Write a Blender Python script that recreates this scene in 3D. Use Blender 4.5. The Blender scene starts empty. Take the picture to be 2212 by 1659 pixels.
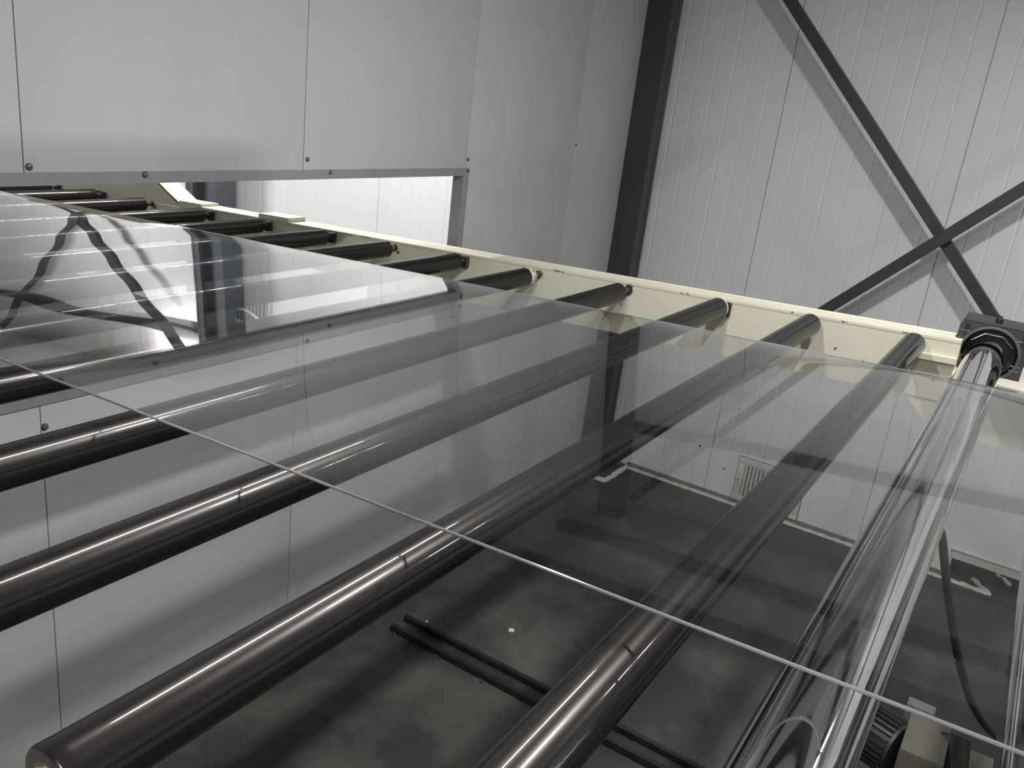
import bpy, bmesh, math, random
from mathutils import Vector, Matrix

random.seed(7)
SC = bpy.context.scene
COL = SC.collection

# ----------------------------------------------------------------------------
# units: everything below is laid out in "roller radii" with the viewpoint at the origin,
# x = along the rollers, y = along the line (away), z = up; W() turns it to metres
# ----------------------------------------------------------------------------
S = 0.038
FLOOR_Z = -63.225


def W(x, y, z):
    return Vector((x * S, y * S, (z - FLOOR_Z) * S))


# ------------------------------------------------------------------ camera
RM = ((0.5408773098, -0.8331383556, 0.1154652158),
      (-0.2123098880, -0.2680682887, -0.9397147993),
      (0.8138650055, 0.4837560056, -0.3218755658))
cam_d = bpy.data.cameras.new('camera')
cam = bpy.data.objects.new('camera', cam_d)
COL.objects.link(cam)
cam_d.sensor_width = 36.0
cam_d.lens = 1842.5 / 2212.0 * 36.0
cam_d.clip_start = 0.02
cam_d.clip_end = 200
m = Matrix((( RM[0][0], -RM[1][0], -RM[2][0]),
            ( RM[0][1], -RM[1][1], -RM[2][1]),
            ( RM[0][2], -RM[1][2], -RM[2][2]))).to_4x4()
m.translation = W(0, 0, 0)
cam.matrix_world = m
SC.camera = cam

# ------------------------------------------------------------------ world
wd = bpy.data.worlds.new('world')
SC.world = wd
wd.use_nodes = True
wd.node_tree.nodes['Background'].inputs[0].default_value = (0.75, 0.8, 0.85, 1)
wd.node_tree.nodes['Background'].inputs[1].default_value = 0.02


# ------------------------------------------------------------------ lights
def area(name, loc, sx, sy, watts, rot=(0, 0, 0), color=(0.985, 0.993, 1.0), spread=180):
    d = bpy.data.lights.new(name, 'AREA')
    d.shape = 'RECTANGLE'
    d.size = sx * S
    d.size_y = sy * S
    d.energy = watts
    d.color = color
    d.spread = math.radians(spread)
    o = bpy.data.objects.new(name, d)
    o.location = W(*loc)
    o.rotation_euler = rot
    COL.objects.link(o)
    return o


LAMPS = [  # x, y, z, length along x, width, watts
    (41, 25, 14.0, 34, 2.2, 19),
    (62, -2, 33.5, 6, 2.4, 54),
    (-22, -2, 33.5, 6, 2.4, 46),
    (112, -50, 34.0, 16, 2.4, 34),  # added fill lamp that brightens the right wall
]
for i, (x, y, z, lx, ly, w) in enumerate(LAMPS):
    area('tube_light', (x, y, z - 0.05), lx, ly, w)
FAR_LAMPS = [(92, 112, 32.5, 36, 1.2, 98), (70, 205, 32.5, 36, 1.2, 165)]  # the second one is added to brighten the far room's mirrored wall
for i, (x, y, z, lx, ly, w) in enumerate(FAR_LAMPS):
    area('tube_light', (x, y, z - 0.05), lx, ly, w)
WALL_LAMP = (131.0, 184.0, 26.5)
area('tube_light', (WALL_LAMP[0] + 0.3, WALL_LAMP[1], WALL_LAMP[2]), 1.4, 16, 30, rot=(0, math.radians(-90), 0), color=(1, 0.93, 0.95))

# ------------------------------------------------------------------ exposure
SC.view_settings.view_transform = 'Standard'
SC.view_settings.look = 'None'
SC.view_settings.exposure = 0.17
SC.view_settings.gamma = 1.0
SC.view_settings.use_curve_mapping = False


# ============================================================================
# materials
# ============================================================================
def mat(name, col, rough=0.5, metal=0.0, spec=0.5, noise=None, bump=None, coat=0.0, coat_rough=0.1, aniso=0.0):
    """noise = (scale, second colour, lo, hi[, stretch]); bump = (scale, strength, distance[, stretch])"""
    M = bpy.data.materials.new(name)
    M.use_nodes = True
    nt = M.node_tree
    b = nt.nodes['Principled BSDF']
    b.inputs['Base Color'].default_value = (*col, 1)
    b.inputs['Roughness'].default_value = rough
    b.inputs['Metallic'].default_value = metal
    b.inputs['Specular IOR Level'].default_value = spec
    b.inputs['Coat Weight'].default_value = coat
    b.inputs['Coat Roughness'].default_value = coat_rough
    tc = nt.nodes.new('ShaderNodeTexCoord')

    def src(scale, stretch):
        mp = nt.nodes.new('ShaderNodeMapping')
        mp.inputs['Scale'].default_value = stretch
        nt.links.new(tc.outputs['Object'], mp.inputs['Vector'])
        n = nt.nodes.new('ShaderNodeTexNoise')
        n.inputs['Scale'].default_value = scale
        n.inputs['Detail'].default_value = 6
        n.inputs['Roughness'].default_value = 0.62
        nt.links.new(mp.outputs[0], n.inputs['Vector'])
        return n
    if noise:
        n = src(noise[0], noise[4] if len(noise) > 4 else (1, 1, 1))
        r = nt.nodes.new('ShaderNodeMapRange')
        r.inputs['From Min'].default_value = noise[2]
        r.inputs['From Max'].default_value = noise[3]
        nt.links.new(n.outputs['Fac'], r.inputs['Value'])
        mx = nt.nodes.new('ShaderNodeMix')
        mx.data_type = 'RGBA'
        mx.inputs['A'].default_value = (*col, 1)
        mx.inputs['B'].default_value = (*noise[1], 1)
        nt.links.new(r.outputs[0], mx.inputs['Factor'])
        nt.links.new(mx.outputs['Result'], b.inputs['Base Color'])
    if bump:
        n = src(bump[0], bump[3] if len(bump) > 3 else (1, 1, 1))
        bp = nt.nodes.new('ShaderNodeBump')
        bp.inputs['Strength'].default_value = bump[1]
        bp.inputs['Distance'].default_value = bump[2]
        nt.links.new(n.outputs['Fac'], bp.inputs['Height'])
        nt.links.new(bp.outputs[0], b.inputs['Normal'])
    return M


M = {}
M['partition'] = mat('partition_panel_white', (0.41, 0.41, 0.404), 0.7, spec=0.08,
                     noise=(1.3, (0.38, 0.38, 0.373), 0.45, 0.75, (1, 1, 0.35)), bump=(60, 0.05, 0.002, (4, 4, 0.06)))
M['cladding'] = mat('cladding_white', (0.80, 0.80, 0.79), 0.6, spec=0.25,
                    noise=(1.1, (0.74, 0.74, 0.73), 0.45, 0.8, (1, 1, 0.3)))
M['ceiling'] = mat('ceiling_white', (0.60, 0.60, 0.62), 0.6, noise=(0.8, (0.55, 0.55, 0.57), 0.4, 0.7))
M['joint'] = mat('joint_dark', (0.09, 0.09, 0.088), 0.8, noise=(20, (0.09, 0.09, 0.085), 0.4, 0.7))
M['aluminium'] = mat('grey_aluminium_trim', (0.215, 0.22, 0.215), 0.55, noise=(14, (0.19, 0.195, 0.19), 0.4, 0.7))
M['floor'] = mat('dark_concrete', (0.040, 0.040, 0.037), 0.5, spec=0.3,
                 noise=(2.4, (0.115, 0.112, 0.104), 0.42, 0.78), bump=(14, 0.12, 0.004))
M['steel_dark'] = mat('dark_painted_steel', (0.042, 0.045, 0.047), 0.5, noise=(5, (0.04, 0.042, 0.043), 0.4, 0.7, (3, 3, 0.3)))
M['steel_blue'] = mat('blue_grey_painted_steel', (0.075, 0.085, 0.10), 0.5, noise=(5, (0.09, 0.10, 0.115), 0.4, 0.7))
M['cream'] = mat('cream_paint', (0.61, 0.575, 0.45), 0.5, noise=(1.6, (0.52, 0.485, 0.37), 0.5, 0.8), bump=(30, 0.06, 0.002))
M['cream_chip'] = mat('chipped_bare_steel', (0.06, 0.05, 0.04), 0.6, noise=(40, (0.12, 0.09, 0.06), 0.4, 0.7))
M['roller'] = mat('dark_roller_steel', (0.038, 0.034, 0.032), 0.30, metal=0.7, spec=0.3,
                  noise=(2.0, (0.028, 0.025, 0.0235), 0.4, 0.7, (0.2, 3, 3)), coat=0.55, coat_rough=0.055)
M['roller'].node_tree.nodes['Principled BSDF'].inputs['Specular Tint'].default_value = (0.15, 0.15, 0.15, 1)
M['roller_end'] = mat('roller_end_black', (0.022, 0.021, 0.020), 0.5, noise=(12, (0.035, 0.03, 0.028), 0.4, 0.7))
M['core'] = mat('roller_core_cream', (0.42, 0.40, 0.31), 0.6, noise=(8, (0.30, 0.28, 0.22), 0.4, 0.7))
M['shaft'] = mat('shaft_steel_brown', (0.22, 0.17, 0.12), 0.35, metal=0.8, noise=(30, (0.10, 0.07, 0.05), 0.45, 0.7))
M['bracket'] = mat('bracket_black', (0.022, 0.02, 0.018), 0.35, noise=(25, (0.07, 0.055, 0.04), 0.55, 0.75))
M['bolt'] = mat('bolt_zinc', (0.35, 0.35, 0.34), 0.3, metal=0.9, noise=(40, (0.2, 0.2, 0.2), 0.4, 0.7))
M['screw'] = mat('screw_grey', (0.16, 0.16, 0.15), 0.4, metal=0.6, noise=(60, (0.08, 0.08, 0.08), 0.4, 0.7))
M['chrome'] = mat('chrome', (0.80, 0.80, 0.84), 0.045, metal=1.0, noise=(60, (0.74, 0.74, 0.78), 0.45, 0.8, (0.02, 1, 1)), bump=(4, 0.01, 0.001, (0.05, 1, 1)))
M['housing'] = mat('housing_gunmetal', (0.036, 0.038, 0.041), 0.5, noise=(9, (0.024, 0.025, 0.027), 0.4, 0.7), bump=(40, 0.1, 0.002))
M['rubber'] = mat('black_rubber', (0.014, 0.014, 0.013), 0.45, noise=(12, (0.02, 0.02, 0.019), 0.4, 0.7))
M['vent'] = mat('vent_white', (0.66, 0.66, 0.63), 0.45, noise=(6, (0.58, 0.58, 0.55), 0.45, 0.75))
M['caulk'] = mat('white_caulk', (0.62, 0.62, 0.57), 0.7, noise=(14, (0.42, 0.41, 0.37), 0.5, 0.8), bump=(25, 0.6, 0.006))
M['black_hole'] = mat('wall_cavity_dark', (0.02, 0.018, 0.016), 0.9, noise=(5, (0.05, 0.04, 0.03), 0.5, 0.8))
M['foam'] = mat('foam_chunk', (0.55, 0.47, 0.36), 0.8, noise=(15, (0.68, 0.66, 0.60), 0.45, 0.6))
M['motor'] = mat('motor_black', (0.022, 0.023, 0.024), 0.4, noise=(9, (0.035, 0.035, 0.035), 0.4, 0.7))
M['motor_cream'] = mat('motor_cream', (0.13, 0.122, 0.095), 0.5, noise=(7, (0.10, 0.095, 0.075), 0.45, 0.75))
M['track'] = mat('floor_track_steel', (0.012, 0.011, 0.010), 0.5, noise=(20, (0.03, 0.022, 0.018), 0.5, 0.75))
M['track_web'] = mat('floor_track_strip', (0.030, 0.028, 0.026), 0.5, noise=(12, (0.05, 0.045, 0.04), 0.45, 0.75))
M['chip'] = mat('clear_plastic_chip', (0.62, 0.63, 0.62), 0.25, noise=(30, (0.5, 0.5, 0.5), 0.4, 0.7))
M['hose'] = mat('white_hose', (0.72, 0.72, 0.70), 0.4, noise=(10, (0.65, 0.65, 0.62), 0.4, 0.7))
M['lamp_body'] = mat('lamp_body_white', (0.7, 0.7, 0.7), 0.4, noise=(10, (0.65, 0.65, 0.65), 0.4, 0.7))
M['wrap'] = mat('stretch_wrap', (0.52, 0.52, 0.40), 0.25, noise=(20, (0.40, 0.42, 0.33), 0.4, 0.7), bump=(35, 0.6, 0.006))
M['ring_white'] = mat('white_end_ring', (0.6, 0.6, 0.58), 0.4, noise=(20, (0.5, 0.5, 0.48), 0.4, 0.7))


def lamp_glow(name, strength, col=(1, 0.985, 0.95)):
    X = bpy.data.materials.new(name)
    X.use_nodes = True
    b = X.node_tree.nodes['Principled BSDF']
    b.inputs['Base Color'].default_value = (0.8, 0.8, 0.8, 1)
    b.inputs['Emission Color'].default_value = (*col, 1)
    b.inputs['Emission Strength'].default_value = strength
    return X


def clear_sheet(name, ior, tint):
    """clear plastic: Fresnel mix of mirror and straight-through, same on both faces"""
    X = bpy.data.materials.new(name)
    X.use_nodes = True
    nt = X.node_tree
    for n in list(nt.nodes):
        nt.nodes.remove(n)
    out = nt.nodes.new('ShaderNodeOutputMaterial')
    mix = nt.nodes.new('ShaderNodeMixShader')
    tr = nt.nodes.new('ShaderNodeBsdfTransparent')
    tr.inputs['Color'].default_value = (*tint, 1)
    gl = nt.nodes.new('ShaderNodeBsdfGlossy')
    gl.inputs['Roughness'].default_value = 0.0
    gl.inputs['Color'].default_value = (1, 1, 1, 1)
    geo = nt.nodes.new('ShaderNodeNewGeometry')
    mi = nt.nodes.new('ShaderNodeMix')
    mi.data_type = 'FLOAT'
    mi.inputs['A'].default_value = ior
    mi.inputs['B'].default_value = 1.0 / ior
    nt.links.new(geo.outputs['Backfacing'], mi.inputs['Factor'])
    fr = nt.nodes.new('ShaderNodeFresnel')
    nt.links.new(mi.outputs['Result'], fr.inputs['IOR'])
    nt.links.new(fr.outputs[0], mix.inputs['Fac'])
    nt.links.new(tr.outputs[0], mix.inputs[1])
    nt.links.new(gl.outputs[0], mix.inputs[2])
    nt.links.new(mix.outputs[0], out.inputs['Surface'])
    return X


M['sheet'] = clear_sheet('clear_plastic_sheet', 1.50, (0.985, 0.985, 0.98))
M['bead'] = mat('clear_edge_bead', (0.26, 0.26, 0.26), 0.12, spec=0.7, noise=(3, (0.12, 0.12, 0.12), 0.4, 0.7))
M['glow'] = lamp_glow('lamp_glow', 6.0)


# ============================================================================
# mesh helpers (all in layout units)
# ============================================================================
def NB():
    return bmesh.new()


def box(bm, x0, x1, y0, y1, z0, z1, bev=0.0):
    vs = [bm.verts.new(p) for p in ((x0, y0, z0), (x1, y0, z0), (x1, y1, z0), (x0, y1, z0),
                                    (x0, y0, z1), (x1, y0, z1), (x1, y1, z1), (x0, y1, z1))]
    fs = [bm.faces.new([vs[i] for i in f]) for f in
          ((3, 2, 1, 0), (4, 5, 6, 7), (0, 1, 5, 4), (1, 2, 6, 5), (2, 3, 7, 6), (3, 0, 4, 7))]
    if bev:
        es = list({e for f in fs for e in f.edges})
        bmesh.ops.bevel(bm, geom=es, offset=bev, segments=2, affect='EDGES', profile=0.6)
    return bm


def prism_x(bm, poly, x0, x1, bev=0.0):
    """polygon of (y, z) swept from x0 to x1"""
    a = [bm.verts.new((x0, y, z)) for y, z in poly]
    b = [bm.verts.new((x1, y, z)) for y, z in poly]
    n = len(poly)
    fs = [bm.faces.new(a), bm.faces.new(list(reversed(b)))]
    for i in range(n):
        j = (i + 1) % n
        fs.append(bm.faces.new((a[j], a[i], b[i], b[j])))
    bmesh.ops.recalc_face_normals(bm, faces=fs)
    if bev:
        es = list({e for f in fs for e in f.edges})
        bmesh.ops.bevel(bm, geom=es, offset=bev, segments=2, affect='EDGES', profile=0.6)
    return bm


def prism_z(bm, poly, z0, z1):
    a = [bm.verts.new((x, y, z0)) for x, y in poly]
    b = [bm.verts.new((x, y, z1)) for x, y in poly]
    n = len(poly)
    fs = [bm.faces.new(a), bm.faces.new(list(reversed(b)))]
    for i in range(n):
        j = (i + 1) % n
        fs.append(bm.faces.new((a[j], a[i], b[i], b[j])))
    bmesh.ops.recalc_face_normals(bm, faces=fs)
    return bm


def prism_s(bm, poly, s0, s1):
    """section (x, h) swept along the conveyor"""
    a = [bm.verts.new(cv(x, s0, h)) for x, h in poly]
    b = [bm.verts.new(cv(x, s1, h)) for x, h in poly]
    n = len(poly)
    fs = [bm.faces.new(a), bm.faces.new(list(reversed(b)))]
    for i in range(n):
        j = (i + 1) % n
        fs.append(bm.faces.new((a[j], a[i], b[i], b[j])))
    bmesh.ops.recalc_face_normals(bm, faces=fs)
    return bm


def frame_of(d):
    d = Vector(d).normalized()
    up = Vector((0, 0, 1)) if abs(d.z) < 0.9 else Vector((1, 0, 0))
    u = d.cross(up).normalized()
    return u, u.cross(d).normalized()


def lathe(bm, p, d, prof, seg=48, closed=True):
    """profile [(t, r)] turned round the axis p + t*d"""
    p = Vector(p)
    d = Vector(d).normalized()
    u, v = frame_of(d)
    rings = []
    for t, r in prof:
        c = p + d * t
        if r < 1e-6:
            rings.append([bm.verts.new(c)])
        else:
            rings.append([bm.verts.new(c + (u * math.cos(2 * math.pi * k / seg) + v * math.sin(2 * math.pi * k / seg)) * r)
                          for k in range(seg)])
    fs = []
    for a, b in zip(rings[:-1], rings[1:]):
        for k in range(seg):
            j = (k + 1) % seg
            if len(a) == 1 and len(b) == 1:
                continue
            if len(a) == 1:
                fs.append(bm.faces.new((a[0], b[j], b[k])))
            elif len(b) == 1:
                fs.append(bm.faces.new((a[k], a[j], b[0])))
            else:
                fs.append(bm.faces.new((a[k], a[j], b[j], b[k])))
    bmesh.ops.recalc_face_normals(bm, faces=fs)
    return bm


def cyl(bm, p, q, r, seg=24, cham=0.0):
    p, q = Vector(p), Vector(q)
    L = (q - p).length
    c = cham
    prof = [(0, 0), (0, r - c), (c, r), (L - c, r), (L, r - c), (L, 0)] if c else [(0, 0), (0, r), (L, r), (L, 0)]
    return lathe(bm, p, q - p, prof, seg)


def tube(bm, pts, r, seg=10):
    pts = [Vector(p) for p in pts]
    rings = []
    for i, p in enumerate(pts):
        d = (pts[min(i + 1, len(pts) - 1)] - pts[max(i - 1, 0)]).normalized()
        u, v = frame_of(d)
        rings.append([bm.verts.new(p + (u * math.cos(2 * math.pi * k / seg) + v * math.sin(2 * math.pi * k / seg)) * r) for k in range(seg)])
    fs = []
    for a, b in zip(rings[:-1], rings[1:]):
        for k in range(seg):
            j = (k + 1) % seg
            fs.append(bm.faces.new((a[k], a[j], b[j], b[k])))
    fs.append(bm.faces.new(rings[0]))
    fs.append(bm.faces.new(rings[-1]))
    bmesh.ops.recalc_face_normals(bm, faces=fs)
    return bm


def bar(bm, p, q, w, t, side):
    """rectangular bar from p to q, w wide in the plane, t thick along side"""
    p, q, s = Vector(p), Vector(q), Vector(side).normalized()
    d = (q - p).normalized()
    n = d.cross(s).normalized()
    vs = []
    for c in (p, q):
        for a, b in ((-1, 0), (1, 0), (1, 1), (-1, 1)):
            vs.append(bm.verts.new(c + n * (a * w / 2) + s * (b * t)))
    fs = [bm.faces.new([vs[i] for i in f]) for f in ((0, 1, 2, 3), (7, 6, 5, 4), (0, 4, 5, 1), (1, 5, 6, 2), (2, 6, 7, 3), (3, 7, 4, 0))]
    bmesh.ops.recalc_face_normals(bm, faces=fs)
    return bm


def catmull(pts, n):
    out = []
    P = [Vector(p) for p in pts]
    P = [P[0] * 2 - P[1]] + P + [P[-1] * 2 - P[-2]]
    for i in range(1, len(P) - 2):
        for k in range(n):
            t = k / n
            a, b, c, d = P[i - 1], P[i], P[i + 1], P[i + 2]
            out.append(0.5 * ((2 * b) + (c - a) * t + (2 * a - 5 * b + 4 * c - d) * t * t + (3 * b - a - 3 * c + d) * t ** 3))
    out.append(P[-2])
    return out


OFF = {}                    # world origin (metres) of every object, so that children can be written in place


def obj(name, bm, material, parent=None, sharp=35, split=False):
    if split:                       # every loose piece becomes a part of its own
        out = []
        left = set(bm.verts)
        while left:
            seed = left.pop()
            isl, stack = {seed}, [seed]
            while stack:
                v = stack.pop()
                for e in v.link_edges:
                    w = e.other_vert(v)
                    if w not in isl:
                        isl.add(w)
                        stack.append(w)
            left -= isl
            nb = bmesh.new()
            mp = {v: nb.verts.new(v.co) for v in bm.verts if v in isl}
            for f in bm.faces:
                if f.verts[0] in isl:
                    nb.faces.new([mp[v] for v in f.verts])
            out.append(obj(name, nb, material, parent, sharp))
        bm.free()
        return out
    bm.normal_update()
    for f in bm.faces:
        f.smooth = True
    for e in bm.edges:
        if len(e.link_faces) == 2:
            e.smooth = e.calc_face_angle(0) < math.radians(sharp)
        else:
            e.smooth = False
    ws = [W(*v.co) for v in bm.verts]
    if parent is None:
        lo = Vector((min(v.x for v in ws), min(v.y for v in ws), min(v.z for v in ws)))
        hi = Vector((max(v.x for v in ws), max(v.y for v in ws), max(v.z for v in ws)))
        org = Vector(((lo.x + hi.x) / 2, (lo.y + hi.y) / 2, lo.z))
    else:
        org = OFF[parent.name]
    for v, w in zip(bm.verts, ws):
        v.co = w - org
    me = bpy.data.meshes.new(name)
    bm.to_mesh(me)
    bm.free()
    me.materials.append(material)
    o = bpy.data.objects.new(name, me)
    COL.objects.link(o)
    if parent is None:
        o.location = org
    else:
        o.parent = parent
    OFF[o.name] = org
    return o


def thing(name, loc, label, cat, group=None):
    o = bpy.data.objects.new(name, None)
    o.empty_display_size = 0.05
    COL.objects.link(o)
    o.location = W(*loc)
    OFF[o.name] = W(*loc)
    return tag(o, label, cat, group)


def tag(o, label, cat, group=None):
    o['label'] = label
    o['category'] = cat
    if group:
        o['group'] = group
    return o


def structure(name, bm=None, material=None, loc=(0, 0, 0)):
    if bm is None:
        o = bpy.data.objects.new(name, None)
        COL.objects.link(o)
        o.location = W(*loc)
        OFF[o.name] = W(*loc)
    else:
        o = obj(name, bm, material)
    o['kind'] = 'structure'
    return o


# ---- the conveyor plane: sinks about three degrees towards the far room ----
AL = -0.05320906
CA, SA = math.cos(AL), math.sin(AL)
D0 = -16.027
YAW = 0.0085                # the line runs half a degree off the wall


def cv(x, s, h=0.0):
    """point x along the rollers, s along the line, h above the roller axes"""
    return Vector((x + YAW * (s - 20.0), D0 * (-SA) + s * CA + h * (-SA), D0 * CA + s * SA + h * CA))


def cbox(bm, x0, x1, s0, s1, h0, h1):
    vs = [bm.verts.new(cv(*p)) for p in ((x0, s0, h0), (x1, s0, h0), (x1, s1, h0), (x0, s1, h0),
                                         (x0, s0, h1), (x1, s0, h1), (x1, s1, h1), (x0, s1, h1))]
    for f in ((3, 2, 1, 0), (4, 5, 6, 7), (0, 1, 5, 4), (1, 2, 6, 5), (2, 3, 7, 6), (3, 0, 4, 7)):
        bm.faces.new([vs[i] for i in f])
    return bm


# ============================================================================
# the room
# ============================================================================
XL, XR, YB, YP, YF, ZC = -60.0, 138.0, -85.0, 61.0, 300.0, 36.5
WT = 1.25                   # partition thickness

bm = NB(); box(bm, XL - 3, XR + 6, YB - 3, YF + 3, FLOOR_Z - 3, FLOOR_Z)
structure('floor', bm, M['floor'])

# ceiling with purlins
bm = NB(); box(bm, XL - 3, XR + 6, YB - 3, YF + 3, ZC, ZC + 2)
ceil = structure('ceiling', bm, M['ceiling'])
for xx in (113.5, 88, 40, -8):
    bm = NB(); box(bm, xx - 2.2, xx + 2.2, YB, YP - 0.4, ZC - 2.6, ZC)
    obj('purlin', bm, M['steel_dark'], ceil)

bm = NB(); box(bm, XL - 2, XL, YB, YF, FLOOR_Z, ZC)
structure('wall_left', bm, M['cladding'])
bm = NB(); box(bm, XL, XR, YB - 2, YB, FLOOR_Z, ZC)
structure('wall_back', bm, M['cladding'])
bm = NB(); box(bm, XL, XR + 3, YF, YF + 2, FLOOR_Z, ZC)
structure('wall_far', bm, M['cladding'])

# ---- partition with the slot (wall_front): flat sandwich panels ----
SLOT_X1, SLOT_Z1, SLOT_Z0 = 85.2, -10.1, -25.8
wf = structure('wall_front', loc=(40, YP, FLOOR_Z))
seams = [XL, -45.65, -19.4, 6.85, 33.1, 59.35, 85.6, 111.9, 137.95]
G = 0.07
for a, b in zip(seams[:-1], seams[1:]):
    rects = [(a + G / 2, b - G / 2, FLOOR_Z, ZC)]
    if a < SLOT_X1 and b > 0:
        e = min(b - G / 2, SLOT_X1) if b > 80 else b - G / 2
        rects = [(a + G / 2, b - G / 2, SLOT_Z1, ZC), (a + G / 2, b - G / 2, FLOOR_Z, SLOT_Z0)]
    for x0, x1, z0, z1 in rects:
        bm = NB(); box(bm, x0, x1, YP, YP + WT, z0, z1, bev=0.05)
        obj('panel', bm, M['partition'], wf)
bm = NB()
for x in seams[1:-1]:
    if 0 < x < 90:
        box(bm, x - G, x + G, YP + 0.18, YP + WT - 0.1, SLOT_Z1, ZC)
        box(bm, x - G, x + G, YP + 0.18, YP + WT - 0.1, FLOOR_Z, SLOT_Z0)
    else:
        box(bm, x - G, x + G, YP + 0.18, YP + WT - 0.1, FLOOR_Z, ZC)
obj('joint_seal', bm, M['joint'], wf, split=True)
# aluminium trim round the slot: front flange and reveal
bm = NB()
prism_x(bm, [(YP - 0.12, SLOT_Z1 - 0.02), (YP + WT + 0.1, SLOT_Z1 - 0.02), (YP + WT + 0.1, SLOT_Z1 + 0.05), (YP - 0.02, SLOT_Z1 + 0.05), (YP - 0.02, -9.22), (YP - 0.12, -9.22)], -5, 86.35)
obj('slot_trim', bm, M['aluminium'], wf, split=True)
bm = NB()
box(bm, SLOT_X1 - 0.06, SLOT_X1, YP - 0.1, YP + WT + 0.1, SLOT_Z0, SLOT_Z1 - 0.03)
box(bm, SLOT_X1, 86.3, YP - 0.12, YP - 0.02, SLOT_Z0 - 0.8, SLOT_Z1 - 0.03)
obj('slot_trim', bm, M['aluminium'], wf, split=True)
bm = NB()
prism_x(bm, [(YP - 0.12, SLOT_Z0 + 0.02), (YP + WT + 0.1, SLOT_Z0 + 0.02), (YP + WT + 0.1, SLOT_Z0 - 0.05), (YP - 0.02, SLOT_Z0 - 0.05), (YP - 0.02, -26.6), (YP - 0.12, -26.6)], -5, SLOT_X1)
obj('slot_trim', bm, M['aluminium'], wf, split=True)
for x, z, r in ((33.45, -8.81, 0.2), (59.85, -8.25, 0.17), (85.95, -8.22, 0.16), (42.45, -9.45, 0.2), (62.88, -9.44, 0.17), (85.95, -9.5, 0.17),
                (33.35, -28.45, 0.22), (86.0, -27.71, 0.17), (112.28, -6.12, 0.12), (15.5, -9.5, 0.2)):
    y = YP - (0.12 if -9.6 < z < -9.2 else 0.0)
    bm = NB(); lathe(bm, (x, y, z), (0, -1, 0), [(0, r * 1.35), (0.05, r * 1.35), (0.05, r), (0.16, r * 0.92), (0.2, r * 0.6), (0.2, 0)], 12)
    obj('screw', bm, M['screw'], wf)

# ---- right wall: ribbed cladding panels ----
wr = structure('wall_right', loc=(XR, 100, FLOOR_Z))
HY0, HY1, HZ = 0.35, -10.2, -58.15          # rough opening at the foot of the wall
PW = 26.55
joints = [119.7 + PW * k for k in range(-8, 8)]


def rib_panel(y0, y1):
    """one cladding sheet with eight shallow grooves, thickness to the back"""
    n = 9
    st = [(y0 + 0.03, 0.16), (y0 + 0.10, 0.0)]
    for k in range(1, n):
        c = y0 + (y1 - y0) * k / n
        d = 0.045 if k % 3 else 0.065
        st += [(c - 0.2, 0.0), (c - 0.03, d), (c + 0.03, d), (c + 0.2, 0.0)]
    st += [(y1 - 0.10, 0.0), (y1 - 0.03, 0.16)]
    if y0 < HY1 < y1 or y0 < HY0 < y1 or (HY1 < y0 and y1 < HY0):
        st += [(HY0, 0.0), (HY1, 0.0)]
        st = sorted(p for p in st if y0 <= p[0] <= y1)
    bm = NB()
    fs = []
    for (a, da), (b, db) in zip(st[:-1], st[1:]):
        zb = HZ if (a + b) / 2 < HY0 and (a + b) / 2 > HY1 else FLOOR_Z
        fs.append(bm.faces.new([bm.verts.new(p) for p in ((XR + da, b, zb), (XR + da, a, zb), (XR + da, a, ZC), (XR + db, b, ZC))]))
        fs[-1].verts[0].co.x = XR + db
    bmesh.ops.remove_doubles(bm, verts=bm.verts[:], dist=1e-4)
    return bm


for a, b in zip(joints[:-1], joints[1:]):
    if b < YB or a > YF:
        continue
    obj('panel', rib_panel(a, b), M['cladding'], wr, sharp=1.0)
bm = NB()
box(bm, XR + 0.3, XR + 3, YB, HY1, FLOOR_Z, ZC)
box(bm, XR + 0.3, XR + 3, HY0, YF, FLOOR_Z, ZC)
box(bm, XR + 0.3, XR + 3, HY1, HY0, HZ, ZC)
obj('panel_backing', bm, M['cladding'], wr, split=True)  # unseen backing behind the sheets, added to stop light leaking through
bm = NB()
box(bm, XR + 3, XR + 5.9, HY1 - 2, HY0 + 2, FLOOR_Z, ZC - 60)
obj('wall_cavity', bm, M['black_hole'], wr)
bm = NB()
box(bm, XR - 0.25, XR + 0.3, HY1, HY0 + 0.1, HZ - 0.05, HZ + 0.12)
box(bm, XR + 0.02, XR + 0.5, HY1, HY0 - 0.3, HZ - 1.5, HZ - 0.1)
box(bm, XR + 0.2, XR + 0.6, HY0 - 0.45, HY0, FLOOR_Z, HZ)
obj('opening_edge', bm, M['vent'], wr, split=True)
for i, (y, z) in enumerate(((46.5, -51.0), (42.2, -54.8), (37.2, -57.5))):
    bm = NB(); lathe(bm, (XR, y, z), (-1, 0, 0), [(0, 0.2), (0.08, 0.17), (0.12, 0.0)], 10)
    obj('screw', bm, M['screw'], wr)


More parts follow.
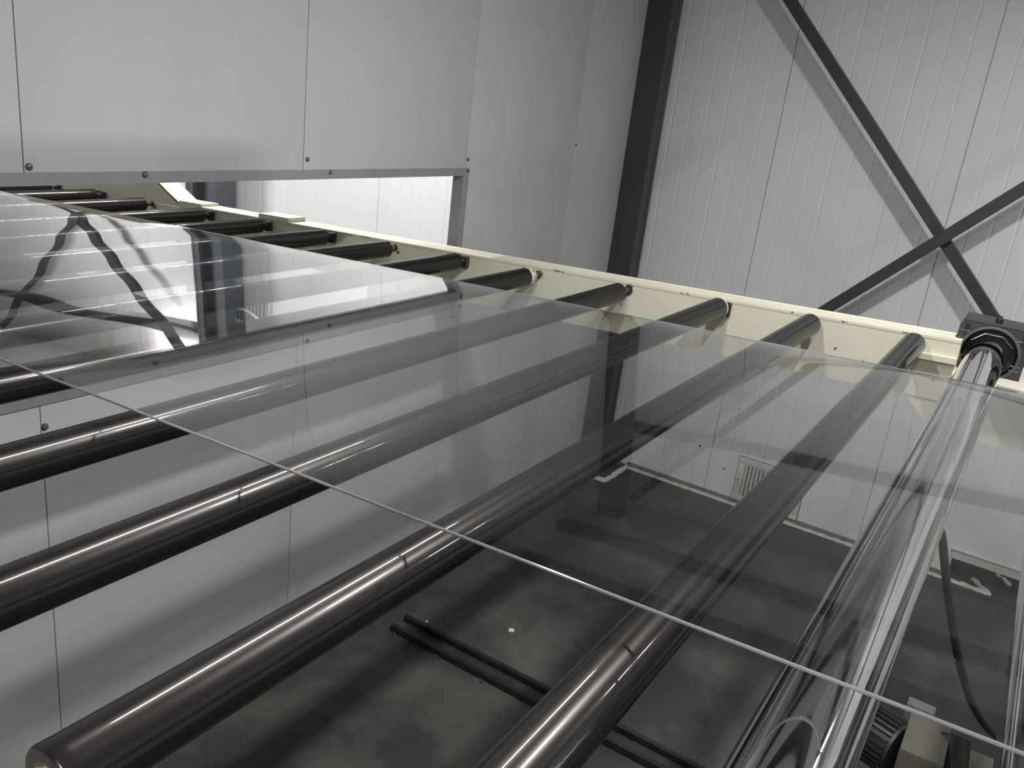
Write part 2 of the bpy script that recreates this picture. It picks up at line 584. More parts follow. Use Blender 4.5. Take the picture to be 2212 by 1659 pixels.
def bead(pts, w, h, mt, jitter=0.12, name='trim_1'):
    """irregular bead of caulk along a polyline on the floor"""
    bm = NB()
    P = []
    for (a, b) in zip(pts[:-1], pts[1:]):
        a, b = Vector(a), Vector(b)
        n = max(2, int((b - a).length / 0.5))
        P += [a.lerp(b, k / n) for k in range(n)]
    P.append(Vector(pts[-1]))
    prev = None
    fs = []
    for i, p in enumerate(P):
        d = (P[min(i + 1, len(P) - 1)] - P[max(i - 1, 0)]).normalized()
        n = Vector((0, 0, 1)).cross(d).normalized()
        j = random.uniform(-jitter, jitter)
        k = random.uniform(0.75, 1.2)
        row = [bm.verts.new(p + n * (w / 2 * k + j)), bm.verts.new(p + n * (w * 0.25 * k + j) + Vector((0, 0, h * k))),
               bm.verts.new(p - n * (w * 0.3 * k - j) + Vector((0, 0, h * k * 0.9))), bm.verts.new(p - n * (w / 2 * k - j))]
        if prev:
            for q in range(3):
                fs.append(bm.faces.new((prev[q], prev[q + 1], row[q + 1], row[q])))
        prev = row
    bmesh.ops.recalc_face_normals(bm, faces=fs)
    return bm


structure('trim_1', bead([(XR - 0.55, 54.6, FLOOR_Z), (XR - 0.5, -2.2, FLOOR_Z)], 0.75, 0.35, M['caulk'], 0.06), M['caulk'])
structure('trim_2', bead([(XR - 0.45, -2.0, FLOOR_Z), (XR - 0.5, -6.2, FLOOR_Z), (XR + 1.6, -4.6, FLOOR_Z), (XR + 3.0, -3.8, FLOOR_Z)], 0.8, 0.4, M['caulk'], 0.1), M['caulk'])
structure('trim_3', bead([(128.75, 60.9, FLOOR_Z), (128.75, 55.1, FLOOR_Z), (137.9, 55.0, FLOOR_Z)], 0.95, 0.5, M['caulk'], 0.12), M['caulk'])
bm = NB(); box(bm, XR - 0.35, XR - 0.02, 0.4, 55, FLOOR_Z + 0.02, FLOOR_Z + 1.0)
structure('baseboard_right', bm, mat('base_strip_grey', (0.16, 0.16, 0.15), 0.6, noise=(8, (0.24, 0.24, 0.23), 0.5, 0.8)))

# foam scraps in the opening
for i, (y, z, sx) in enumerate(((-6.4, -59.9, 0.36), (-7.9, -60.7, 0.4))):
    bm = NB()
    bmesh.ops.create_icosphere(bm, subdivisions=2, radius=1.0)
    for v in bm.verts:
        v.co = Vector((v.co.x * 0.35 + XR + 0.5, v.co.y * sx * 1.9 + y, v.co.z * 0.3 + z + 0.45 * v.co.y)) + Vector((random.uniform(-.1, .1), random.uniform(-.12, .12), random.uniform(-.12, .12)))
    o = obj('foam_scrap', bm, M['foam'], wr)

# ============================================================================
# steelwork
# ============================================================================
# corner column: H section, flanges towards the hall, standing on a bolted foot plate
col = thing('steel_column', (131, 59, FLOOR_Z), 'dark grey steel column standing in the corner beside the partition', 'column')
bm = NB()
prism_z(bm, [(129.0, 56.9), (129.5, 56.9), (129.6, 57.05), (132.0, 57.05), (132.1, 56.9), (132.6, 56.9), (132.6, 61.0), (132.0, 61.0), (132.0, 57.6), (129.6, 57.6), (129.6, 61.0), (129.0, 61.0)], FLOOR_Z + 0.6, ZC)
obj('shaft', bm, M['steel_dark'], col)
bm = NB(); box(bm, 128.95, 137.6, 55.3, 60.95, FLOOR_Z, FLOOR_Z + 0.6, bev=0.06)
obj('base_plate', bm, M['steel_dark'], col)
for x, y in ((129.7, 56.1), (135.8, 56.2), (135.8, 59.8)):
    bm = NB()
    cyl(bm, (x, y, FLOOR_Z + 0.6), (x, y, FLOOR_Z + 1.0), 0.42, 6)
    cyl(bm, (x, y, FLOOR_Z + 1.0), (x, y, FLOOR_Z + 1.7), 0.2, 10)
    obj('anchor_bolt', bm, M['bolt'], col)

# column of the next bay, seen through the slot
col2 = thing('steel_column', (131.5, 165, FLOOR_Z), 'blue grey steel column in the bright room seen through the wall slot', 'column')
bm = NB()
prism_z(bm, [(129.0, 159.6), (134.6, 159.6), (134.6, 160.3), (132.0, 160.3), (132.0, 169.4), (134.6, 169.4), (134.6, 170.1), (129.0, 170.1), (129.0, 169.4), (131.4, 169.4), (131.4, 160.3), (129.0, 160.3)], FLOOR_Z, ZC)
obj('shaft', bm, M['steel_blue'], col2)
bm = NB()
box(bm, 129.05, 129.25, 160.35, 162.2, FLOOR_Z, ZC)
box(bm, 129.05, 129.25, 167.6, 169.3, FLOOR_Z, ZC)
obj('flange_lip', bm, M['steel_blue'], col2, split=True)

# angle bracing; leg one faces the hall, leg two stands back to the wall
def brace(p, q, label, group, w=1.5):
    t = thing('diagonal_brace', (p[0], (p[1] + q[1]) / 2, min(p[2], q[2])), label, 'brace', group)
    bm = NB(); bar(bm, p, q, w, 0.16, (1, 0, 0))
    obj('face_leg', bm, M['steel_dark'], t)
    d = (Vector(q) - Vector(p)).normalized()
    n = d.cross(Vector((1, 0, 0))).normalized()
    bm = NB()
    bar(bm, Vector(p) + n * (w / 2 - 0.08) + Vector((0.16, 0, 0)), Vector(q) + n * (w / 2 - 0.08) + Vector((0.16, 0, 0)), 0.16, 1.2, (1, 0, 0))
    obj('back_leg', bm, M['steel_dark'], t)
    return t


BX = 131.6
k = BX / 138.0
def on_brace(a, b, x, z0, z1):
    """carry the line through wall points a, b (y, z) to the heights z0, z1"""
    (ya, za), (yb, zb) = a, b
    f = lambda z: ya + (yb - ya) * (z - za) / (zb - za)
    return (x, f(z0), z0), (x, f(z1), z1)


p, q = on_brace((42.42 * k, 17.64 * k), (14.29 * k, -11.84 * k), BX, 33.0, -62.0)
brace(p, q, 'dark diagonal brace falling from top centre towards the bearing housing', 'cross bracing on the right wall')
p, q = on_brace((26.49 * k, -26.05 * k), (9.47 * k, -8.61 * k), BX - 1.5, -60.0, 33.0)
p = on_brace((26.49 * k, -26.05 * k), (9.47 * k, -8.61 * k), BX - 1.5, -52.0, 33.0)[0]
brace(p, q, 'dark diagonal brace rising to the right edge in front of another brace', 'cross bracing on the right wall', 1.6)
brace((131.0, 171.6, 30.4), (131.0, 266.0, -42.6), 'diagonal brace of the far room mirrored in the clear sheet beside the column', 'cross bracing in the far room', 2.4)
brace((129.6, 171.6, -43.6), (129.6, 267.0, 32.2), 'diagonal brace of the far room mirrored at the left edge of the sheet', 'cross bracing in the far room', 2.4)

# eave struts
t = tag(obj('eave_strut', box(NB(), 136.4, 137.9, YB, 60.9, 20.0, 21.7, bev=0.08), M['steel_dark']),
        'horizontal dark steel strut high on the right wall, mirrored in the sheet', 'strut')
t = tag(obj('eave_strut', box(NB(), 136.4, 137.9, 62.5, 286, 20.2, 22.2, bev=0.08), M['steel_dark']),
        'horizontal dark strut of the far room, mirrored slanting in the sheet', 'strut')


# ============================================================================
# wall vents
# ============================================================================
def vent(y0, y1, z0, z1, label, n=14):
    t = thing('wall_vent', (XR, (y0 + y1) / 2, z0), label, 'vent', 'louvred vents low on the right wall')
    x0 = XR - 0.35
    bw = 1.15
    bm = NB()
    box(bm, x0, XR + 0.05, y0, y1, z1 - bw, z1, bev=0.05)
    box(bm, x0, XR + 0.05, y0, y1, z0, z0 + bw, bev=0.05)
    box(bm, x0, XR + 0.05, y0, y0 + bw, z0 + bw, z1 - bw, bev=0.05)
    box(bm, x0, XR + 0.05, y1 - bw, y1, z0 + bw, z1 - bw, bev=0.05)
    obj('frame_bar', bm, M['vent'], t, split=True)
    bm = NB(); box(bm, XR - 0.06, XR - 0.01, y0 + bw, y1 - bw, z0 + bw, z1 - bw)
    obj('backing', bm, M['black_hole'], t)
    for i in range(n):
        c = y0 + bw + (y1 - y0 - 2 * bw) * (i + 0.5) / n
        bm = NB()
        prism = [(c - 0.24, XR - 0.26), (c - 0.2, XR - 0.31), (c + 0.22, XR - 0.2), (c + 0.18, XR - 0.14)]
        vs0 = [bm.verts.new((x, y, z0 + bw)) for y, x in prism]
        vs1 = [bm.verts.new((x, y, z1 - bw)) for y, x in prism]
        fs = [bm.faces.new(vs0), bm.faces.new(vs1)]
        for a in range(4):
            b = (a + 1) % 4
            fs.append(bm.faces.new((vs0[a], vs0[b], vs1[b], vs1[a])))
        bmesh.ops.recalc_face_normals(bm, faces=fs)
        obj('slat', bm, M['vent'], t)
    for y, z in ((y0 + 0.5, (z0 + z1) / 2), (y1 - 0.5, (z0 + z1) / 2)):
        bm = NB(); lathe(bm, (x0, y, z), (-1, 0, 0), [(0, 0.17), (0.08, 0.15), (0.1, 0)], 10)
        obj('screw', bm, M['screw'], t)
    bm = NB()
    box(bm, XR - 0.04, XR - 0.005, y0 - 0.14, y1 + 0.14, z0 - 0.14, z1 + 0.14)
    obj('gasket', bm, M['joint'], t)
    return t


vent(23.5, 34.85, -62.45, -54.3, 'white louvred vent at the foot of the right wall behind the rollers')
vent(150.5, 164.5, -61.5, -50.5, 'white louvred vent in the bright far room seen under the sheet', n=9)

# ============================================================================
# conveyor frame
# ============================================================================
fr = thing('conveyor_frame', (44, 60, FLOOR_Z), 'long cream painted conveyor side frame running through the wall slot', 'conveyor')
RX = 80.5
bm = NB()
prism_s(bm, [(RX, -4.75), (RX + 0.3, -4.75), (RX + 0.3, 0.55), (RX + 2.8, 0.55), (RX + 2.8, 0.2), (RX + 3.05, 0.2), (RX + 3.05, 0.86), (RX + 2.8, 0.86), (RX + 2.7, 0.78), (RX + 1.2, 0.78), (RX + 1.1, 0.74), (RX + 0.9, 0.78), (RX - 0.03, 0.78), (RX - 0.03, 0.55), (RX, 0.52)], 5.0, 106.0)
prism_s(bm, [(RX + 0.02, -4.75), (RX + 0.3, -4.75), (RX + 0.3, 0.15), (RX + 0.02, 0.15)], 106.0, 150)
obj('side_rail', bm, M['cream'], fr, split=True)
bm = NB(); cbox(bm, RX - 0.45, RX, 5.05, 8.3, -1.25, -0.75)  # narrow raised strip on the web at the rail's near end
obj('web_strip', bm, M['cream'], fr)
# bearing plate at the near end, deeper than the rail
bm = NB()
prism_x(bm, [(8.6, -18.4), (7.55, -21.1), (5.25, -23.1), (0.7, -23.62), (-16, -22.95), (-16, -18.1), (4.15, -18.1), (4.2, -17.4)], RX - 0.04, RX + 0.5)
obj('bearing_plate', bm, M['cream'], fr)
bm = NB(); box(bm, RX - 1.6, 88.0, -16, 4.15, -18.35, -18.05, bev=0.06)
obj('bearing_ledge', bm, M['cream'], fr)
# stepped cover plates on the far part of the rail
bm = NB(); cbox(bm, RX - 0.05, RX + 3.0, 86.6, 92.4, 0.78, 1.35)
obj('cover_plate', bm, M['cream'], fr)
bm = NB(); cbox(bm, RX - 0.05, RX + 3.0, 104.5, 109.5, 0.2, 1.2)
obj('cover_plate', bm, M['cream'], fr)
bm = NB()
pts = [(108.9, 0.4), (112.6, 2.3), (119.0, 6.0), (150.0, 6.5), (150.0, -4.6), (108.9, -4.6)]
prism_x(bm, [tuple(cv(0, s, h))[1:] for s, h in pts], RX + 0.9, RX + 1.3)
pl = [tuple(cv(0, s, h))[1:] for s, h in ((108.9, 0.4), (112.6, 2.3), (119.0, 6.0), (150.0, 6.5), (150, 6.3), (119.1, 5.8), (112.7, 2.1), (109.0, 0.2))]
prism_x(bm, pl, RX + 0.9, RX + 4.4)
obj('end_plate', bm, M['cream'], fr)
# chipped paint and small holes on the inner web
bm = NB()
for u in ((15.0, -1.9), (12.4, -2.6), (8.7, -2.6), (6.5, -3.0), (30.5, -2.3), (37.0, -1.6), (42.0, -1.9), (50.6, -1.3), (50.5, -2.2), (68.5, -0.4)):
    c = cv(RX - 0.02, *u)
    cyl(bm, c, c + Vector((0.03, 0, 0)), random.uniform(0.06, 0.13), 8)
obj('drilled_hole', bm, M['cream_chip'], fr, split=True)
bm = NB()
for s0, L in ((9.3, 0.4), (14.5, 0.3), (19.5, 0.25), (30, 0.4), (44.2, 0.9), (44.9, 0.5), (69, 0.5), (72.0, 1.8), (74.5, 2.6), (77.5, 2.2), (80.5, 1.2)):
    for _ in range(3):
        s1 = s0 + random.uniform(-0.4, 0.4)
        cbox(bm, RX - 0.03, RX + 0.12, s1, s1 + L * random.uniform(0.3, 0.7), 0.60, 0.60 + random.uniform(0.10, 0.17))
obj('paint_chip', bm, M['cream_chip'], fr, split=True)
for s0 in (-13.0, 70.0, 128.0):
    top = cv(RX, s0, -4.75)
    bm = NB(); box(bm, RX + 0.1, RX + 4.1, top.y - 2, top.y + 2, FLOOR_Z, top.z + (0.1 if s0 > 0 else -2.4), bev=0.1)
    obj('leg', bm, M['cream'], fr)
fl = thing('conveyor_frame', (4.5, 60, FLOOR_Z), 'cream side frame carrying the near roller ends, just outside the left edge', 'conveyor')
bm = NB()
prism_s(bm, [(6.5, -4.75), (6.5, 0.42), (2.4, 0.42), (2.4, 0.15), (6.2, 0.15), (6.2, -4.75)], -14.0, 150)
obj('side_rail', bm, M['cream'], fl)
for s0 in (-10.0, 70.0, 128.0):
    top = cv(4, s0, -4.75)
    bm = NB(); box(bm, 2.2, 6.2, top.y - 2, top.y + 2, FLOOR_Z, top.z + 0.2, bev=0.1)
    obj('leg', bm, M['cream'], fl)

# ============================================================================
# idler rollers
# ============================================================================
# (roller end x, y, z, style) measured one by one, far to near
def plane_pt(x, s):
    return cv(x, s)


ROLL = [
    # s, x_end, bracket style, label
    (141.0, 81.0 - 1.2, 'bracket', 'black idler roller farthest away, just under the slot trim at left edge'),
    (128.5, 79.9, 'bracket', 'black idler roller with bracket, second in from the far end'),
    (116.0, 79.9, 'shaft', 'black idler roller with long bare shaft, third in from the far end'),
    (102.5, 79.7, 'bracket', 'black idler roller ending below the far column, fourth from the far end'),
    (90.5, 79.6, 'bracket', 'black idler roller ending below the small raised cover plate on the rail'),
    (78.6, 79.5, 'bracket', 'black idler roller bracketed where the rail paint is heavily chipped'),
    (68.0, 79.4, 'shaft', 'black idler roller with bare shaft left of the slot end'),
    (57.5, 79.2, 'bracket', 'black bracketed idler roller ending at the slot end trim'),
    (47.1, 78.4, 'wrap', 'black idler roller with pale stretch wrap round its shaft'),
    (36.35, 78.4, 'scorch', 'black idler roller whose shaft ends at the jagged dark hole in the rail'),
    (26.3, 79.7, 'ring', 'black idler roller with white end ring and black bracket'),
    (17.5, 79.9, 'none', 'long black roller whose near end with cream core shows at bottom left'),
    (8.55, 79.4, 'none', 'black idler roller next to the chrome roller'),
]
for i, (s, xe, style, label) in enumerate(ROLL):
    c = cv(0, s)
    rx = RX + YAW * (s - 20.0)
    y, z = c.y, c.z
    x0 = 8.6 + YAW * (s - 20.0)
    t = thing('idler_roller', (44, y, z), label, 'roller', 'idler rollers of the conveyor')
    bm = NB()
    L = xe - x0
    lathe(bm, (x0, y, z), (1, 0, 0), [(0, 0.62), (0, 0.93), (0.06, 0.98), (0.1, 1.0), (0.5, 1.0), (L - 0.5, 1.0), (L - 0.12, 1.0), (L, 0.9), (L, 0.62)], 72)
    obj('shell', bm, M['roller'], t)
    bm = NB()
    lathe(bm, (x0, y, z), (1, 0, 0), [(-0.005, 0.62), (-0.005, 0.86), (0.01, 0.86)], 40)
    lathe(bm, (xe, y, z), (1, 0, 0), [(-0.01, 0.86), (0.012, 0.86), (0.012, 0.2)], 40)
    obj('end_ring', bm, M['roller_end'], t, split=True)
    bm = NB()
    lathe(bm, (x0, y, z), (1, 0, 0), [(0.0, 0.63), (0.25, 0.62), (0.25, 0.3), (0.12, 0.26), (0.12, 0.16)], 32)
    obj('core', bm, M['core'], t)
    bm = NB()
    cyl(bm, (x0 - 2.08, y, z), (x0 + 0.4, y, z), 0.16, 12)
    cyl(bm, (xe - 0.2, y, z), (rx - 0.02, y, z), 0.3, 16)
    obj('shaft', bm, M['shaft'], t, split=True)
    if style == 'bracket':
        bm = NB()
        box(bm, rx - 0.75, rx - 0.02, y - 0.85, y + 0.42, z - 0.72, z + 0.55, bev=0.08)
        br = obj('bracket', bm, M['bracket'], t)
        bm = NB(); cyl(bm, (rx - 0.74, y - 0.42, z + 0.1), (rx - 1.0, y - 0.42, z + 0.1), 0.26, 6)
        obj('bolt', bm, M['bolt'], br)
        bm = NB(); box(bm, rx - 0.8, rx - 0.02, y + 0.42, y + 0.95, z + 0.42, z + 0.6)
        obj('clip', bm, M['bracket'], br)
    elif style == 'shaft':
        bm = NB(); cyl(bm, (rx - 0.1, y - 0.05, z), (rx - 0.02, y - 0.05, z), 0.42, 16)
        cyl(bm, (rx - 0.1, y - 0.62, z - 0.45), (rx - 0.02, y - 0.62, z - 0.45), 0.16, 10)
        obj('washer', bm, M['bracket'], t, split=True)
    elif style == 'wrap':
        bm = NB()
        lathe(bm, (xe - 0.9, y, z), (1, 0, 0), [(0, 1.01), (0.3, 1.03), (0.9, 1.0), (1.05, 0.86), (1.5, 0.66), (1.75, 0.55), (2.0, 0.42)], 40)
        for v in bm.verts:
            v.co += Vector((0, random.uniform(-.035, .035), random.uniform(-.035, .035)))
        obj('stretch_wrap', bm, M['wrap'], t, sharp=80)
        bm = NB(); cyl(bm, (rx - 0.5, y, z), (rx - 0.02, y, z), 0.42, 14)
        obj('bush', bm, M['shaft'], t)
    elif style == 'scorch':
        bm = NB()
        n = 26
        ring = []
        for k2 in range(n):
            r = random.uniform(0.42, 0.52) if k2 % 2 else random.uniform(0.55, 0.8)
            a = 2 * math.pi * k2 / n
            ring.append((y - 0.12 + r * 0.8 * math.cos(a), z + 0.05 + r * math.sin(a)))
        prism_x(bm, ring, rx - 0.05, rx - 0.01)
        obj('jagged_hole', bm, M['black_hole'], t)
        bm = NB(); cyl(bm, (xe, y, z), (xe + 1.5, y, z), 0.34, 14)
        obj('collar', bm, M['shaft'], t)
    elif style == 'ring':
        bm = NB(); lathe(bm, (xe, y, z), (1, 0, 0), [(-0.02, 1.0), (-0.02, 1.05), (0.14, 1.05), (0.14, 0.96), (0.14, 0.9)], 64)
        obj('white_ring', bm, M['ring_white'], t)
        bm = NB(); box(bm, rx - 0.5, rx - 0.02, y - 1.15, y + 0.3, z - 0.75, z + 0.65, bev=0.12)
        br = obj('bracket', bm, M['bracket'], t)
        bm = NB(); cyl(bm, (rx - 0.5, y - 0.62, z + 0.0), (rx - 0.8, y - 0.62, z + 0.0), 0.2, 14, 0.06)
        obj('bolt', bm, M['bolt'], br)

# ============================================================================
# chrome rollers and the bearing housing
# ============================================================================
R13 = 1.48
C13 = (2.11, -16.42)
C14 = (-4.02, -16.1)
for (y, z), lab in ((C13, 'mirror bright chrome roller running into the dark bearing housing'),
                    (C14, 'second chrome roller at the bottom right corner, right of the hanging cable')):
    t = thing('chrome_roller', (44, y, z), lab, 'roller', 'chrome rollers at the near end')
    bm = NB()
    lathe(bm, (8.6, y, z), (1, 0, 0), [(0, 0), (0, 1.38), (0.1, R13), (0.6, R13), (69.7, R13), (70.2, R13), (70.3, 1.40), (70.3, 0.8)], 128)
    obj('barrel', bm, M['chrome'], t)
    bm = NB(); cyl(bm, (78.8, y, z), (85.6, y, z), 0.9, 32)
    cyl(bm, (6.52, y, z), (8.7, y, z), 0.6, 24)
    obj('journal', bm, M['shaft'], t, split=True)

HX = 81.6
M['rim'] = mat('rim_grey', (0.075, 0.075, 0.078), 0.6, noise=(12, (0.05, 0.05, 0.052), 0.4, 0.7))  # rim a lighter grey than the housing


def plate_with_bore(bm, x0, x1, y0, y1, z0, z1, cy, cz, r, seg=64, chy=0.0):
    """block with a round bore along x"""
    sq, ci = [], []
    for k2 in range(seg):
        a = 2 * math.pi * (k2 + 0.5) / seg
        dy, dz = math.cos(a), math.sin(a)
        ci.append((cy + r * dy, cz + r * dz))
        ty = ((y1 if dy > 0 else y0) - cy) / dy if abs(dy) > 1e-6 else 1e9
        tz = ((z1 if dz > 0 else z0) - cz) / dz if abs(dz) > 1e-6 else 1e9
        t_ = min(ty, tz)
        sq.append((cy + t_ * dy, cz + t_ * dz))
    A = [[bm.verts.new((x, *p)) for p in L] for x, L in ((x0, ci), (x0, sq), (x1, sq), (x1, ci))]
    fs = []
    for a, b in ((0, 1), (1, 2), (2, 3), (3, 0)):
        for k2 in range(seg):
            j = (k2 + 1) % seg
            fs.append(bm.faces.new((A[a][k2], A[a][j], A[b][j], A[b][k2])))
    bmesh.ops.recalc_face_normals(bm, faces=fs)
    return bm


def housing(HY, HZc, label):
    hb = thing('bearing_housing', (HX + 2, HY, -18.05), label, 'bearing', 'bearing housings of the chrome rollers')
    bm = NB(); plate_with_bore(bm, HX, 86.2, HY - 2.75, HY + 2.75, -18.04, -14.0, HY, HZc, 2.18)
    obj('housing', bm, M['housing'], hb)
    bm = NB()
    box(bm, HX + 0.5, 86.0, HY - 2.6, HY + 2.6, -14.0, -13.8, bev=0.05)
    obj('top_cap', bm, M['housing'], hb)
    bm = NB(); lathe(bm, (HX, HY, HZc), (-1, 0, 0), [(0, 2.12), (0.06, 2.14), (0.1, 2.2), (0.1, 2.3), (0.05, 2.38), (0, 2.4)], 72)
    obj('bore_rim', bm, M['rim'], hb)
    bm = NB(); lathe(bm, (HX + 0.9, HY, HZc), (-1, 0, 0), [(0, 0.95), (0, 1.5), (0.2, 1.55), (0.35, 1.95), (0.2, 2.18), (0, 2.18)], 64)
    obj('bearing_seal', bm, M['rubber'], hb)
    pts = [(HX - 0.05, HY + math.cos(a) * 1.82, HZc + math.sin(a) * 1.82) for a in [math.radians(d) for d in (150, 112, 68, 30)]]
    bm = NB(); tube(bm, pts, 0.05, 6)
    obj('snap_ring', bm, M['bolt'], hb)
    for y, z in ((HY + 2.15, -14.25), (HY - 2.25, -14.25), (HY, -13.8)):
        bm = NB()
        if z > -14:
            cyl(bm, (HX + 1.6, y, z), (HX + 1.6, y, z + 0.45), 0.3, 12, 0.05)
            cyl(bm, (HX + 1.6, y, z + 0.4), (HX + 1.6, y, z + 0.6), 0.16, 10)
            obj('grease_plug', bm, M['rubber'], hb)
        else:
            cyl(bm, (HX + 0.1, y, z - 0.0), (HX - 0.35, y, z - 0.0), 0.17, 10)
            obj('bolt', bm, M['rubber'], hb)
    for y in (HY + 2.2, HY - 2.2):
        bm = NB()
        for zz in (-14.75, -16.9, -17.3):
            box(bm, HX - 0.03, HX + 0.05, y - 0.3, y + 0.4, zz, zz + 0.07)
        obj('casting_line', bm, M['aluminium'], hb, split=True)


housing(2.0, -16.33, 'black cast bearing housing with round bore at the right edge')
housing(-3.95, -16.1, 'second bearing housing just outside the right edge')

# ============================================================================
# clear plastic sheet
# ============================================================================
FX0, FX1 = 22.25, 61.45
S0, S1 = -12.0, 160.0


def sheet_h(x, s):
    h = 2.06
    for e, sg, dr in ((FX0, 1, 0.12), (FX1, -1, 0.30)):
        d = (x - e) * sg
        wdt = 5.0
        if d < wdt:
            h -= dr * ((wdt - d) / wdt) ** 2.4
    h += 0.004 * math.sin(s * 0.52 + x * 0.03) + 0.002 * math.sin(x * 0.25 - s * 0.31)
    return h


xs = [FX0 + 5.4 * (i / 22) for i in range(22)] + [FX0 + 5.4 + (FX1 - FX0 - 10.8) * i / 26 for i in range(27)] + [FX1 - 5.4 + 5.4 * ((i + 1) / 22) for i in range(22)]
ns = 240
ss = [S0 + (S1 - S0) * (i / ns) ** 1.25 for i in range(ns + 1)]
sheet = thing('plastic_sheet', (44, 40, -17), 'clear glossy plastic sheet stretched just above the rollers', 'sheet')
bm = NB()
TH = 0.09
top = [[bm.verts.new(cv(x, s, sheet_h(x, s) + TH)) for x in xs] for s in ss]
bot = [[bm.verts.new(cv(x, s, sheet_h(x, s))) for x in xs] for s in ss]
for i in range(ns):
    for j in range(len(xs) - 1):
        bm.faces.new((top[i][j], top[i][j + 1], top[i + 1][j + 1], top[i + 1][j]))
        bm.faces.new((bot[i][j], bot[i + 1][j], bot[i + 1][j + 1], bot[i][j + 1]))
    for j, fl in ((0, 1), (len(xs) - 1, 0)):
        q4 = (top[i][j], top[i + 1][j], bot[i + 1][j], bot[i][j])
        bm.faces.new(q4 if fl else tuple(reversed(q4)))
obj('film', bm, M['sheet'], sheet, sharp=50)
bm = NB()
tube(bm, [cv(FX0 - 0.01, s, sheet_h(FX0, s) + 0.045) for s in ss], 0.062, 8)
obj('edge_bead', bm, M['bead'], sheet)
bm = NB()
tube(bm, [cv(FX1 + 0.01, s, sheet_h(FX1, s) + 0.03) for s in ss], 0.03, 8)
obj('edge_bead', bm, M['bead'], sheet)

# ============================================================================
# things on the floor and under the line
# ============================================================================
# twin floor track
t = thing('floor_track', (71.5, 20, FLOOR_Z), 'twin bar steel track lying on the dark floor below the rollers', 'track')
for x in (70.2, 72.75):
    bm = NB(); box(bm, x - 0.3, x + 0.3, -30, 54.4, FLOOR_Z, FLOOR_Z + 0.9, bev=0.05)
    obj('bar', bm, M['track'], t)
bm = NB(); box(bm, 70.5, 72.45, -30, 53.6, FLOOR_Z, FLOOR_Z + 0.12)
obj('strip', bm, M['track_web'], t)
for y in (53.4, 47.0, 40.5):
    bm = NB(); cyl(bm, (69.5, y, FLOOR_Z), (69.5, y, FLOOR_Z + 0.35), 0.22, 6)
    obj('stud', bm, M['bolt'], t)

# chips of plastic on the floor
for (x, y), r, lab in (((80.0, 43.3), 0.42, 'pale plastic chip alone on the dark floor between two rollers'),
                       ((74.4, 52.3), 0.18, 'tiny white crumb on the floor above the track end')):
    bm = NB()
    bmesh.ops.create_icosphere(bm, subdivisions=2, radius=r)
    for v in bm.verts:
        v.co = Vector((v.co.x * random.uniform(.85, 1.15) + x, v.co.y * random.uniform(.85, 1.15) + y, max(0, v.co.z * 0.5 + r * 0.3) + FLOOR_Z))
    tag(obj('plastic_chip', bm, M['chip']), lab, 'chip', 'plastic scraps on the floor')

# gear motor under the near end
mo = thing('gear_motor', (77, 0, -62), 'black finned gear motor with cream casing below the chrome rollers', 'motor')
MZ = -51.6
ax = Vector((0.35, 1.0, 0.0)).normalized()
p0 = Vector((74.2, -0.6, MZ))
bm = NB(); lathe(bm, p0, ax, [(0, 0), (0, 2.3), (4.6, 2.3), (4.6, 2.5), (6.2, 2.5), (6.6, 2.1), (6.6, 0)], 40)
obj('motor_body', bm, M['motor'], mo)
u, v = frame_of(ax)
for k2 in range(28):
    a = 2 * math.pi * k2 / 28
    n = u * math.cos(a) + v * math.sin(a)
    bm = NB()
    bar(bm, p0 + n * 2.28 + ax * 0.3, p0 + n * 2.28 + ax * 4.5, 0.14, 0.42, n)
    obj('cooling_fin', bm, M['motor'], mo)
bm = NB(); box(bm, 71.5, 77.8, -4.2, -0.7, MZ - 3.2, MZ + 2.2, bev=0.25)
obj('gearbox', bm, M['motor_cream'], mo)
bm = NB(); box(bm, 77.8, 79.2, -2.6, -0.2, MZ - 1.0, MZ + 2.6, bev=0.15)
obj('terminal_box', bm, mat('terminal_grey', (0.16, 0.16, 0.155), 0.5, noise=(9, (0.11, 0.11, 0.105), 0.4, 0.7)), mo)
bm = NB(); cyl(bm, (77.3, -4.3, MZ + 1.6), (73.0, -5.4, MZ - 3.4), 1.6, 32, 0.1)
obj('coupling', bm, M['rubber'], mo)
bm = NB(); box(bm, 74.0, 82.5, -9.5, -5.9, MZ - 4.4, MZ - 2.2, bev=0.2)
obj('mount_plate', bm, M['motor_cream'], mo)
bm = NB()
box(bm, 72.0, 79.0, -9.0, -1.0, FLOOR_Z, MZ - 3.1)
obj('pedestal', bm, M['motor'], mo)

# cable hanging behind the chrome rollers
path = [(91, 2.6, -24.0), (91, 2.35, -32.0), (91, 2.05, -35.7), (91, 1.25, -37.8), (91, -0.3, -42.2), (91, -1.98, -46.5), (91, -3.58, -50.2), (91, -5.87, -54.2), (91, -8.18, -56.4), (91, -12.2, -58.6), (90, -20, -62.7)]
bm = NB(); tube(bm, catmull(path, 10), 0.42, 12)
tag(obj('power_cable', bm, M['rubber']), 'black cable hanging down behind the sheet beside the chrome roller', 'cable')

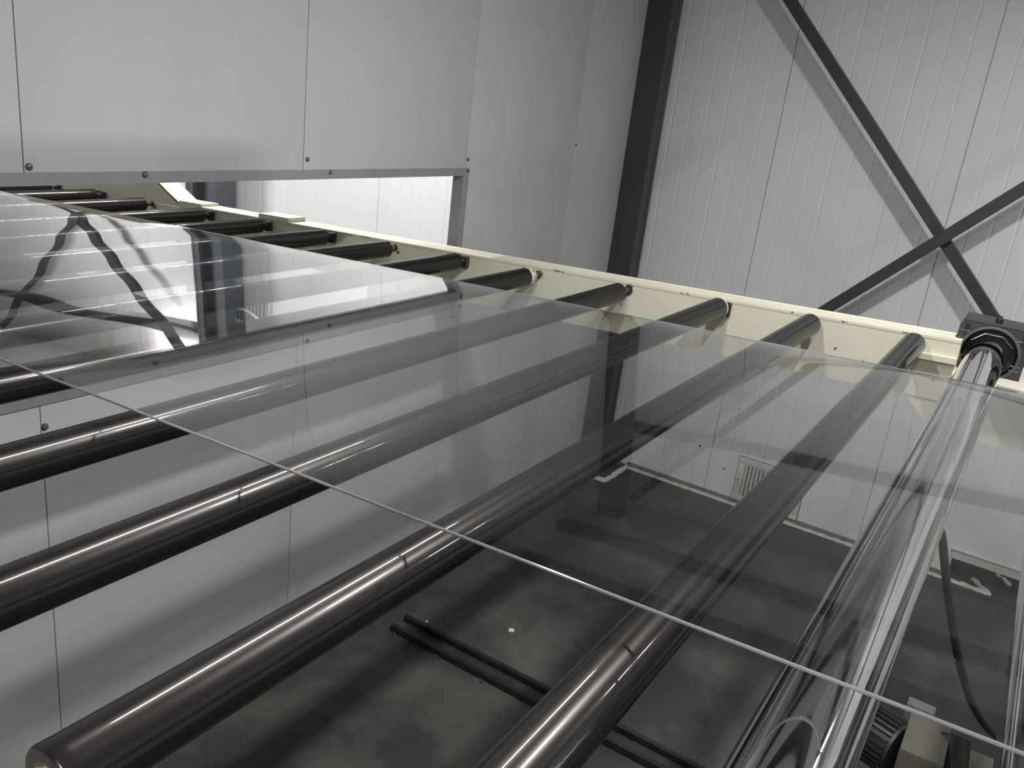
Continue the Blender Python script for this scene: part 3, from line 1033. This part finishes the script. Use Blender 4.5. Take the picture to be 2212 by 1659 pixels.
# white hose lying on the far room's floor
pts = [(136.4 + 0.5 * math.sin(a * 2), 157.6 + 6.2 * math.cos(a), -59.3 + 2.3 * math.sin(a)) for a in [math.radians(d) for d in range(-80, 236, 10)]]
pts = [(135.2, 164.4, FLOOR_Z + 0.35), (135.8, 161.5, FLOOR_Z + 0.8)] + pts + [(135.6, 152.0, FLOOR_Z + 0.7), (135.0, 149.0, FLOOR_Z + 0.35)]
bm = NB(); tube(bm, catmull(pts, 3), 0.33, 10)
tag(obj('hose_loop', bm, M['hose']), 'loop of white hose in front of the bright far room vent', 'hose')


# ============================================================================
# lamps
# ============================================================================
def lamp(x, y, z, lx, ly, lab, drop):
    t = thing('ceiling_lamp', (x, y, z), lab, 'lamp', 'ceiling lamps')
    bm = NB()
    box(bm, x - lx / 2 - 0.4, x + lx / 2 + 0.4, y - ly / 2 - 0.3, y + ly / 2 + 0.3, z + 0.05, min(z + 1.2, ZC - 0.01), bev=0.04)
    obj('lamp_body', bm, M['lamp_body'], t)
    bm = NB(); box(bm, x - lx / 2, x + lx / 2, y - ly / 2, y + ly / 2, z, z + 0.05)
    obj('diffuser', bm, M['glow'], t)
    if drop and z < ZC - 2:
        for dx in (-0.4, 0.4):
            bm = NB(); cyl(bm, (x + dx * lx, y, z + 1.15), (x + dx * lx, y, ZC), 0.08, 8)
            obj('hanger', bm, M['steel_dark'], t)


labs = ['slim lamp hanging over the sheet, its glint lines running along the rollers', 'square lamp above the near end of the line', 'square lamp left of the line',
        'wide fill lamp added behind the camera']
for (x, y, z, lx, ly, w), lab in zip(LAMPS, labs):
    lamp(x, y, z, lx, ly, lab, True)
for (x, y, z, lx, ly, w), lab in zip(FAR_LAMPS, ['lamp lighting the far room beyond the slot', 'second lamp added deeper in the far room to brighten its wall']):
    lamp(x, y, z, lx, ly, lab, True)
t = thing('wall_lamp', (WALL_LAMP[0], WALL_LAMP[1], WALL_LAMP[2] - 0.8), 'lamp throwing the bright spot on the far ribbed wall mirrored in the sheet', 'lamp')
bm = NB(); box(bm, WALL_LAMP[0] - 0.8, WALL_LAMP[0] + 0.2, WALL_LAMP[1] - 8.4, WALL_LAMP[1] + 8.4, WALL_LAMP[2] - 0.9, WALL_LAMP[2] + 0.9, bev=0.1)
obj('lamp_body', bm, M['lamp_body'], t)
